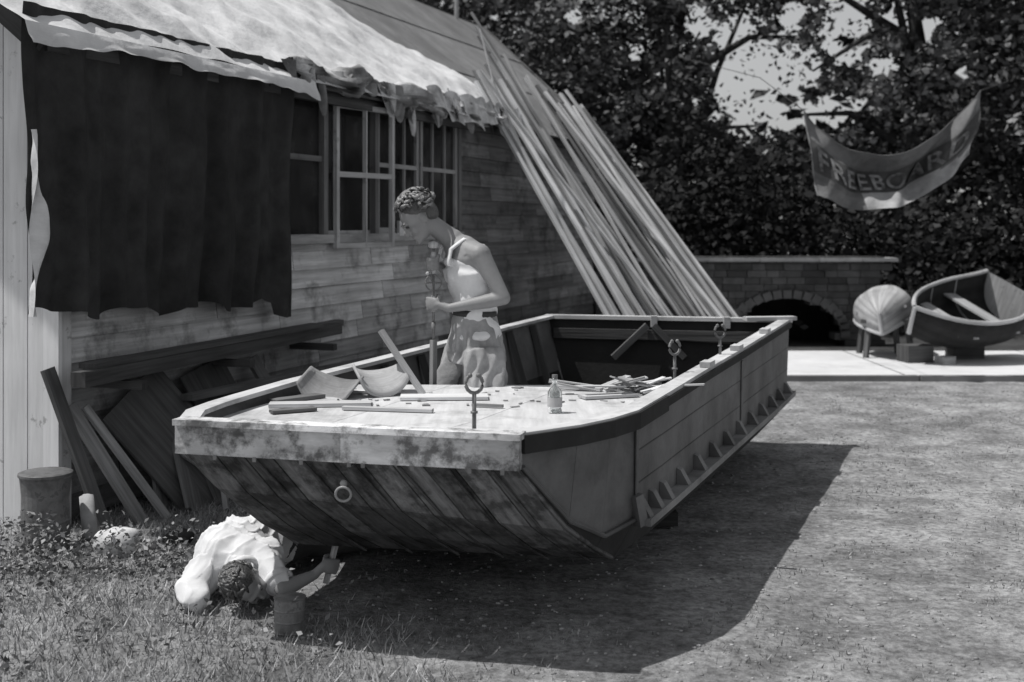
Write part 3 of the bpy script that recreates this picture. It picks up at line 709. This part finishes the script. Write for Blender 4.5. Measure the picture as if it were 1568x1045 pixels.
for k in range(160):
    th=R(0,2*math.pi); ph=R(.0,1.75)
    if ph>1.05 and math.cos(th)>.05: continue
    dd=f*math.cos(th)*math.sin(ph)+r_*math.sin(th)*math.sin(ph)+u_*math.cos(ph)
    c=P(-.028,0,.040)+f*(dd.dot(f)*.116)+r_*(dd.dot(r_)*.104)+u_*(dd.dot(u_)*.106)
    tdir=(f*R(-.6,1)+r_*R(-.8,.8)+u_*R(-.2,.2)); tdir=(tdir-dd*tdir.dot(dd)).normalized(); b_=dd.cross(tdir)
    L=R(.018,.038)
    pts=[c+tdir*(L*(i/4-.5)*2)+b_*(.009*math.sin(i*1.6+k))+dd*(.014*math.cos((i/4-.5)*2.6)) for i in range(5)]
    q.tube(pts,[.004,.0085,.010,.0085,.004],7,tone=R(.3,3.6))
q.make('wavy_hair',M_hair,man,smooth=True)
q=MB()
TT=[(c,a+.010,b+.010) for c,a,b in T[1:6]]; TT[4]=((-.265,7.10,1.575),.127,.150)
for i,(c,a,b) in enumerate(TT): q.ell(c,(yaw*a,sidev*b,V((0,0,.045))),20,10)
for i in range(4):
    c0,a0,b0=TT[i];c1,a1,b1=TT[i+1]; q.tube([c0,c1],[(b0,a0),(b1,a1)],28,ref=(-.94,-.34,0))
for sg in(1,-1):
    cc=V((-.277,7.10,-.01))+sidev*.098*sg
    pts=[cc+yaw*.118+V((0,0,1.56)),cc+yaw*.10-sidev*.012*sg+V((0,0,1.655)),cc+yaw*.02-sidev*.018*sg+V((0,0,1.712)),cc-yaw*.085-sidev*.012*sg+V((0,0,1.675)),cc-yaw*.125+V((0,0,1.58))]
    q.tube(pts,[(.026,.012)]*5,10,ref=tuple(yaw))
v=q.make('white_vest',M_shirt,man,remesh=.008,sm=5); bake_remesh(v)
for vv in v.data.vertices:
    p=vv.co; k=max(0,min(1,(1.62-p.z)/.1)); n=V((p.x+.24,p.y-7.1,0)); n.normalize(); vv.co=p+n*(k*(.007*math.sin(p.z*55+p.y*30+3*noise.noise(p*7))+.009*noise.noise(p*14))+.006)
q=MB()
def ringtube(pts,rads): q.tube(pts,rads,28,ref=(-.94,-.34,0))
ringtube([(-.213,7.10,1.275),(-.212,7.10,1.20),(-.205,7.10,1.08),(-.205,7.10,1.0)],[(.152,.120),(.166,.136),(.182,.152),(.180,.155)])
for c0,c1 in(((-.17,7.00,1.08),(-.135,6.95,.80)),((-.24,7.19,1.08),(-.35,7.24,.80))):
    ringtube([c0,V(c0).lerp(V(c1),.5),c1],[(.100,.115),(.108,.122),(.115,.130)])
sh=q.make('baggy_shorts',M_shorts,man,remesh=.008,sm=4); bake_remesh(sh)
for vv in sh.data.vertices:
    p=vv.co; k=max(0,min(1,(1.27-p.z)/.2)); a=math.atan2(p.y-7.1,p.x+.22)
    n=V((math.cos(a),math.sin(a),0)); vv.co=p+n*k*(.014*math.sin(a*9+p.z*9+3*noise.noise(p*4))+.008*math.sin(a*19-p.z*22+4*noise.noise(p*6))+.022*noise.noise(p*9))
q=MB(); q.tube([(-.214,7.10,1.262),(-.212,7.10,1.298)],[(.156,.124),(.154,.122)],28,ref=(-.94,-.34,0)); q.make('belt',M_trouser,man,smooth=True)
q=MB(); bx=V((-.445,7.03,0))
q.tube([bx+V((0,0,1.12)),bx+V((0,0,1.68))],.007,8,m=0)
q.tube([bx+V((0,0,z)) for z in(1.50,1.53,1.57,1.61,1.63)],[.012,.017,.015,.017,.012],12,m=1)
q.tube([bx+V((0,0,z)) for z in(1.29,1.31,1.36,1.38)],[.012,.016,.016,.012],12,m=1)
q.tube([bx+V((0,0,z)) for z in(1.65,1.66,1.68,1.69)],[.02,.030,.028,.01],14,m=1)
gc=bx+V((0,-.012,1.455)); 
q.tube([gc+V((.045*math.cos(a),0,.045*math.sin(a))) for a in [i/24*2*math.pi for i in range(24)]],.005,6,closed=True); q.tube([gc+V((-.045,0,0)),gc+V((.045,0,0))],.005,6); q.tube([gc+V((0,0,-.045)),gc+V((0,0,.045))],.005,6)
q.limb([gc,gc+V((-.03,-.015,.055))],[.006,.006],8); q.tube([gc+V((-.03,-.015,.055)),gc+V((-.03,-.06,.055))],.010,10,m=1)
q.tube([bx+V((0,0,1.23)),bx+V((0,0,1.17))],[.013,.009],10)
q.make('hand_drill',[M_iron,M_newwood],man,smooth=True)
q=MB(); q.beam((-.455,7.04,.30),(-.445,7.03,1.13),.03,.03,tone=.7); q.make('upright_timber',M_newwood,None,bevel=.003)
# ---------------------------------------------------------------- person lying on the ground, working under the hull
lie=empty('person_lying_under_boat')
hc2=V((-1.225,5.72,.125)); hf2=V((.62,-.35,-.35)); hu2=V((.05,-1,.12))
q=MB(); P2,f2,r2,u2=head(q,hc2,hf2,hu2,.95)
q.limb([P2(-.02,0,-.06),(-1.30,5.92,.16)],[.055,.060])
s1=V((-1.19,5.93,.20)); e1=V((-1.06,5.74,.10)); w1=V((-.93,5.83,.14)); bar2=V((-.86,5.88,.17))
w1=bar2+(w1-bar2).normalized()*.09
q.limb([s1,e1,e1.lerp(w1,.3),w1],[.050,.038,.037,.024]); hand(q,w1,bar2,(0.2,0.2,1),1,.95)
b2=q.make('head_and_arms',M_skin,lie,remesh=.0068,sm=3); bake_remesh(b2)
q=MB(); 
for s_ in(-1,1): q.ell(P2(.080,.030*s_,.004),(.009,.009,.007),10,6)
q.make('eyes',M_hair,lie,smooth=True)
q=MB(); q.ell(P2(-.028,0,.045),(f2*.094,r2*.082,u2*.080),20,12); q.ell(P2(-.055,0,.0),(f2*.056,r2*.074,u2*.075),16,10)
for k in range(80):
    th=R(0,2*math.pi); ph=R(.0,1.6)
    if ph>1.0 and math.cos(th)>.1: continue
    dd=f2*math.cos(th)*math.sin(ph)+r2*math.sin(th)*math.sin(ph)+u2*math.cos(ph)
    c=P2(-.025,0,.035)+f2*(dd.dot(f2)*.092)+r2*(dd.dot(r2)*.082)+u2*(dd.dot(u2)*.084)
    td=(f2*R(-.6,1)+r2*R(-.6,.6)); td=(td-dd*td.dot(dd)).normalized()
    q.tube([c-td*.025,c+dd*.006,c+td*.025],[.004,.009,.004],7,tone=R(.6,2.5))
q.make('short_hair',M_hair,lie,smooth=True)
q=MB(); 
q.limb([(-1.40,5.98,.16),(-1.28,5.95,.18)],[.130,.120]); q.limb([(-1.38,6.0,.17),(-1.33,6.2,.18),(-1.24,6.40,.16)],[.155,.15,.14])
q.limb([(-1.44,5.92,.14),(-1.49,5.78,.09),(-1.45,5.70,.065)],[.095,.075,.06]); q.limb([s1,s1.lerp(e1,.75)],[.082,.066])
q.tube([(-1.30,5.90,.16),(-1.275,5.84,.155)],[.074,.070],16)
s2=q.make('white_shirt',M_shirt,lie,remesh=.007,sm=4); bake_remesh(s2)
for vv in s2.data.vertices:
    p=vv.co; n=V(p)-V((-1.34,p.y,.13)); n.normalize()
    w_=noise.noise(V((p.x*3,p.y*3,p.z*3)))*5
    fold=(1-abs(math.sin(p.x*17+p.y*22-p.z*14+w_)))**2.2*.024+(1-abs(math.sin(-p.x*26+p.y*14+w_*1.4)))**3*.010
    vv.co=p+n*(fold-.008+.012*noise.noise(p*8))
q=MB()
cc=V((-1.262,5.815,.155)); ax=(P2(-.02,0,-.06)-V((-1.30,5.92,.16))).normalized(); s_=ax.cross(V((0,0,1))).normalized(); t_=ax.cross(s_)
q.tube([cc+s_*.075*math.cos(a)+t_*.075*math.sin(a) for a in [i/20*2*math.pi for i in range(20)]],[(.013,.02)]*20,8,closed=True,ref=tuple(ax))
cc=s1.lerp(e1,.78); ax=(e1-s1).normalized(); s_=ax.cross(V((0,0,1))).normalized(); t_=ax.cross(s_)
q.tube([cc+s_*.062*math.cos(a)+t_*.062*math.sin(a) for a in [i/20*2*math.pi for i in range(20)]],[(.013,.018)]*20,8,closed=True,ref=tuple(ax))
q.make('collar_and_cuff',M_shirt,lie,smooth=True)
q=MB()
q.limb([(-1.22,6.42,.15),(-1.12,6.6,.14),(-.85,6.95,.13),(-.5,7.2,.09)],[.14,.125,.085,.05]); q.limb([(-1.05,6.62,.12),(-.7,6.75,.11),(-.35,6.95,.08)],[.11,.085,.05])
q.limb([(-.5,7.2,.07),(-.38,7.22,.09)],[.045,.035]); q.limb([(-.35,6.95,.07),(-.23,6.95,.09)],[.045,.035])
t2=q.make('dark_trousers',M_trouser,lie,remesh=.010,sm=4); bake_remesh(t2)
q=MB(); q.beam(bar2+V((-.02,-.02,-.08)),bar2+V((.02,.02,.09)),.025,.018); q.make('held_scraper',M_newwood,lie)
q=MB(); q.tube([(-.975,5.44,z) for z in(.0,.008,.012,.05,.055,.06,.10,.105,.11,.15,.155,.162,.155)],[.064,.070,.067,.067,.0695,.067,.0675,.070,.0675,.068,.072,.070,.062],28); 
q.make('tin_can',M_tin,None,smooth=False)
q=MB(); q.tube([(-2.58,6.86,z) for z in(0,.01,.02,.14,.15,.16,.30,.33,.39,.40,.415,.42)],[.11,.132,.13,.128,.134,.128,.128,.131,.137,.146,.146,.13],28,tone=.7)
q.make('metal_drum',M_tin,None,smooth=False,bevel=.002)
q=MB(); q.tube([(-2.36,6.95,.02),(-2.42,7.05,.24),(-2.42,7.05,.25)],[.045,.040,.02],16,tone=1.2); q.make('clay_pipe',M_coping,None,smooth=True)
def lump(c,r,sd,tone,name,mt):
    q=MB(); q.ell(c,r,28,16,tone=tone); o=q.make(name,mt,None,smooth=True)
    for v_ in o.data.vertices: v_.co=v_.co+(v_.co-V(c))*(.35*noise.noise(v_.co*9+V((sd,0,0)))+.15*noise.noise(v_.co*22))
    o.data.update()
lump((-2.13,6.68,.08),(.12,.08,.08),1,.9,'canvas_bag',M_canvas); lump((-1.85,6.9,.04),(.08,.06,.05),2,.5,'rock',M_stone)
# ---------------------------------------------------------------- low stone bridge wall with wide segmental arch
sw=empty('stone_bridge_wall')
q=MB(); random.seed(8)
yw=18.0; xc=3.95
def ins(x,z): return abs(x-xc)<.80 and z<.22+.52*math.sqrt(max(0,1-((x-xc)/.80)**2))
z=0
while z<1.22:
    x=1.2
    while x<5.2:
        l=R(.16,.34); cx=x+l/2
        if not ins(cx,z+.05): q.box((cx,yw+R(-.01,.01),z+.05),l-.008,.35,.094,tone=R(.6,1.3))
        x+=l
    z+=.10
q.make('stone_courses',M_stone,sw,bevel=.006)
q=MB(); x=1.2
while x<5.25: l=R(.5,.9); q.box((x+l/2,yw-.02,1.255),l-.008,.46,.05,tone=R(.8,1.1)); x+=l
for k in range(19):
    a=math.pi*k/18; q.beam((xc+.77*math.cos(a),yw-.19,.20+.50*math.sin(a)),(xc+.90*math.cos(a),yw-.19,.20+.62*math.sin(a)),.12,.08,up=(0,1,0),tone=.28)
q.make('coping_and_arch',M_coping,sw,bevel=.006)
# vault added behind the arch, its shade painted as near-black
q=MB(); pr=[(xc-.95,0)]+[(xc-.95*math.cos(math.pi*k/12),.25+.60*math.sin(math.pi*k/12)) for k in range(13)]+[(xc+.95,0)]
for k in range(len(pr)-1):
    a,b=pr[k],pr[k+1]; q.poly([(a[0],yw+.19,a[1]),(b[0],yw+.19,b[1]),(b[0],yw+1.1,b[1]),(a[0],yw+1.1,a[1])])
q.poly([(p[0],yw+1.1,p[1]) for p in pr]); q.make('arch_shade_vault',M_black,sw)
# ---------------------------------------------------------------- dinghies
def dinghy(name,loc,yaw,pitch,roll,L,Bm,D,mouter,minner,flip=False):
    e=empty(name)
    n=14
    def sec(u,v):
        wd=Bm/2*(1-(max(0,u-.25)/.75)**2.6)*(.80+.2*min(1,u/.3)); dz=D*(.28*abs(u-.4)**2*3); bot=D*(.55*(max(0,u-.55)/.45)**2)
        a=v*math.pi/2; x=wd*math.copysign(abs(math.sin(a))**.8,a); z=(D+dz)-(D+dz-bot)*(max(0,math.cos(a))**.6)
        return V((x,(u-.5)*L,z))
    Rm=Matrix.Rotation(yaw,4,'Z')@Matrix.Rotation(pitch,4,'X')@Matrix.Rotation(roll+(math.pi if flip else 0),4,'Y')
    T_=Matrix.Translation(V(loc))@Rm
    f_=lambda u,v:T_@sec(u*.995,v*2-1)
    q=MB(); q.grid(f_,n,18,tone=lambda u,v:.8+.4*((int(v*18))%2)*.5); q.make('clinker_hull',mouter,e,solid=.02,solid_off=0,smooth=True)
    q=MB(); 
    for s_ in(0,1): q.tube([f_(i/14,s_) for i in range(15)],[.028]*15,8,tone=1)
    q.tube([f_(1,0.5),f_(.98,0.5)+(T_.to_3x3()@V((0,.03,D*.8)))],[.03,.03],8)
    tr=[f_(0,k/12) for k in range(13)]; q.poly(tr,1.0)
    for u in(.3,.6):
        a=f_(u,.08);b=f_(u,.92); q.beam(a,b,.2,.025,tone=1)
    q.make('gunwale_and_thwarts',minner,e)
    q=MB()
    for u in(.25,.5,.75): q.tube([f_(u,k/10)+(T_.to_3x3()@V((0,0,.015))) for k in range(11)],[.012]*11,5,tone=.8)
    q.make('ribs',minner,e)
    return e
dinghy('rowing_dinghy',(5.76,16.1,.30),math.radians(118),math.radians(-9),math.radians(-24),1.85,1.15,.50,M_strake,M_frame)
q=MB(); q.box((5.15,15.85,.12),.35,.3,.22,.2,tone=.7); q.box((5.95,16.3,.13),.4,.3,.26,.1,tone=.6); q.box((5.45,15.6,.06),.2,.16,.1,.5,tone=3); q.make('boat_chocks',M_oldwood,None,bevel=.006)
dinghy('upturned_pram',(4.92,16.6,.86),math.radians(160),math.radians(-5),math.radians(8),1.2,.78,.36,M_frame,M_newwood,flip=True)
q=MB(); 
for dx,dy in((-.3,-.3),(.3,-.35),(-.22,.3),(.3,.28)): q.beam((4.95+dx,16.6+dy,0),(4.95+dx*.8,16.6+dy*.8,.50),.06,.06,tone=.8)
q.beam((4.6,16.35,.49),(5.3,16.25,.49),.1,.05); q.beam((4.65,16.85,.49),(5.3,16.8,.49),.1,.05); q.make('trestle',M_oldwood,None)
# ---------------------------------------------------------------- banner
ban=empty('banner')
def S(u,v,e=0):
    xt=3.30+1.98*u; zt=3.05+.22*u-.60*4*u*(1-u)*(1-.15*(u-.5))
    xb=3.46+1.76*u; zb=2.10+.46*u-.36*4*u*(1-u)
    y=14.0+.22*math.sin(math.pi*v)*math.sin(math.pi*u)+.07*math.sin(u*17+v*4)+.07*math.sin(u*7-v*5)+.04*math.sin(u*31+v*9)
    return V((xt+(xb-xt)*v,y-e,zt+(zb-zt)*v+.012*math.sin(u*20)))
q=MB(); q.grid(S,90,24,tone=lambda u,v:(1.1 if v<.25 else 1.0)*(2.3 if v>.80-.15*math.sin(math.pi*u) and u>.3 else 1.2 if v>.75 else 1)); q.make('cloth',M_banner,ban,smooth=True)
q=MB(); q.grid(lambda u,v:S(u,.30+.40*v,.006),90,8,tone=1); q.make('letter_band',M_bannerd,ban,smooth=True)
fc=bpy.data.curves.new('lettering','FONT'); fc.body='FREEBOARD'; fc.size=1; fc.offset=.02; fc.space_character=1.15; fo=bpy.data.objects.new('lettering',fc); sc.collection.objects.link(fo)
bpy.context.view_layer.update()
me=bpy.data.meshes.new_from_object(fo.evaluated_get(bpy.context.evaluated_depsgraph_get()))
xs=[v_.co.x for v_ in me.vertices]; ys=[v_.co.y for v_ in me.vertices]; x0,x1,y0,y1=min(xs),max(xs),min(ys),max(ys)
for v_ in me.vertices:
    u=.04+.90*(v_.co.x-x0)/(x1-x0); vv=.66-.30*(v_.co.y-y0)/(y1-y0); v_.co=S(u,vv,.032)
bpy.data.objects.remove(fo); at=me.attributes.new('tone','FLOAT','FACE'); at.data.foreach_set('value',[1.0]*len(me.polygons))
me.materials.clear(); me.materials.append(M_letter); lo=bpy.data.objects.new('letters',me); sc.collection.objects.link(lo); lo.parent=ban
q=MB(); q.tube([S(0,0),V((3.1,15.5,3.6)),V((2.8,21,4.6))],[.005]*3,6,tone=.5); q.tube([S(1,0),V((6.0,15,3.5)),V((7.9,20,4.3))],[.005]*3,6,tone=.5); q.tube([S(0,i/8) for i in range(9)],[.010]*9,6,tone=2); q.tube([S(i/30,0) for i in range(31)],[.007]*31,6)
q.make('ropes',M_oldwood,ban)
# ---------------------------------------------------------------- trees
gaps=[(.198,.110,.042,.044),(.270,.160,.022,.042),(.262,.092,.024,.014),(.182,.150,.020,.020),(.228,.085,.018,.014),(.150,.160,.012,.012),(.225,.165,.012,.014),(.33,.155,.014,.012),(.10,.135,.007,.006),(.36,.12,.009,.008),(.30,.125,.013,.011),(.24,.125,.011,.014),(.31,.165,.012,.010),(.125,.12,.007,.007),(.05,.165,.008,.006)]
def openings(p,amount=.95):
    keep=np.ones(len(p),bool); rr=np.random.rand(len(p))
    ax=p[:,0]/p[:,1]; az=(p[:,2]-1.8)/p[:,1]
    for gx,gz_,rx,rz in gaps:
        d=((ax-gx)/rx)**2+((az-gz_)/rz)**2
        d=d*(1+.5*np.sin(ax*230+gx*90)*np.cos(az*290)+.3*np.sin(ax*610)*np.sin(az*560+1))
        keep&=~((d<1)&(rr<amount*np.clip(1.45-d*.6,0,1)))
    return p,keep
def tree(loc,h,rx,ry,rz,cz,seed,nc=330,name='broadleaf_tree'):
    rs=np.random.RandomState(seed); random.seed(seed); e=empty(name)
    q=MB(); b=V((loc[0],loc[1],0)); pts=[b+V((.15*math.sin(k*1.3+seed),.1*math.cos(k+seed),h*.62*k/6)) for k in range(7)]
    q.tube(pts,[.34,.26,.23,.21,.18,.15,.10],10)
    for k in range(9):
        a=R(0,6.28); s_=pts[2+k%5]; L=R(.5,.9); e_=V((loc[0]+rx*L*math.cos(a),loc[1]+ry*L*math.sin(a),cz+rz*R(-.4,.7))); m_=s_.lerp(e_,.5)+V((0,0,.4)); q.tube([s_,m_,e_],[.11,.06,.02],7)
    q.make('trunk_and_limbs',M_bark,e,smooth=True)
    c=rs.normal(size=(nc,3)); c/=np.linalg.norm(c,axis=1)[:,None]; c*= (rs.rand(nc)**.45)[:,None]; c*=np.array([rx,ry,rz]); c+=np.array([loc[0],loc[1],cz]); c=c[c[:,2]>.6]
    out=[];tn=[]
    for cc in c:
        m=rs.randint(50,110); s_=rs.uniform(.2,.45); p=cc+rs.normal(size=(m,3))*np.array([s_,s_,s_*.5]); out.append(p); tn.append((.35+1.7*rs.rand()**2)*np.ones(m)*rs.uniform(.7,1.35,m))
    p=np.concatenate(out); tn=np.concatenate(tn); p,k=openings(p); p=p[k];tn=tn[k]
    leaves('foliage',p,rs.uniform(.09,.19,len(p)),tn,M_leaf,e)
tree((3.2,24.5),9,3.6,2.6,4.2,5.2,1)
tree((7.6,23.5),10,3.8,2.6,4.8,5.6,2,360)
tree((12.2,24.5),10,4,2.8,4.8,5.6,3,280)
tree((-1.6,26.5),11,4,2.8,4.6,6.6,4,240)
tree((-7.5,24),11,4,3,4.6,6.5,5,160)
tree((10.2,19.6),6,1.9,1.6,2.8,3.6,6,140)
def mass(name,n,x0,x1,y0,y1,z0,z1,s0,s1,t0,t1,seed,ap=.9):
    rs=np.random.RandomState(seed); nc=n//80; out=[];tn=[]
    for k in range(nc):
        c=np.array([rs.uniform(x0,x1),rs.uniform(y0,y1),rs.uniform(z0,z1)]); top=z1*(.8+.2*math.sin(c[0]*.9+seed))
        if c[2]>top: continue
        s_=rs.uniform(.25,.6)*(s1/.2)**.5; out.append(c+rs.normal(size=(80,3))*s_*np.array([1,1,.6])); tn.append(np.full(80,rs.uniform(t0,t1)))
    p=np.concatenate(out); tn=np.concatenate(tn)*rs.uniform(.7,1.3,len(p)); p,k=openings(p,ap); k&=p[:,2]>.02; p=p[k];tn=tn[k]
    leaves(name,p,rs.uniform(s0,s1,len(p)),tn,M_leaf)
mass('undergrowth',46000,1.0,15,19.6,22.5,0.0,3.2,.09,.2,.15,.5,11)
mass('distant_trees',36000,-22,28,31,38,0,15,.35,.7,.3,.8,12,.97)
mass('distant_trees_far',13000,-60,60,48,60,0,11,.8,1.5,.3,.8,13,.98)
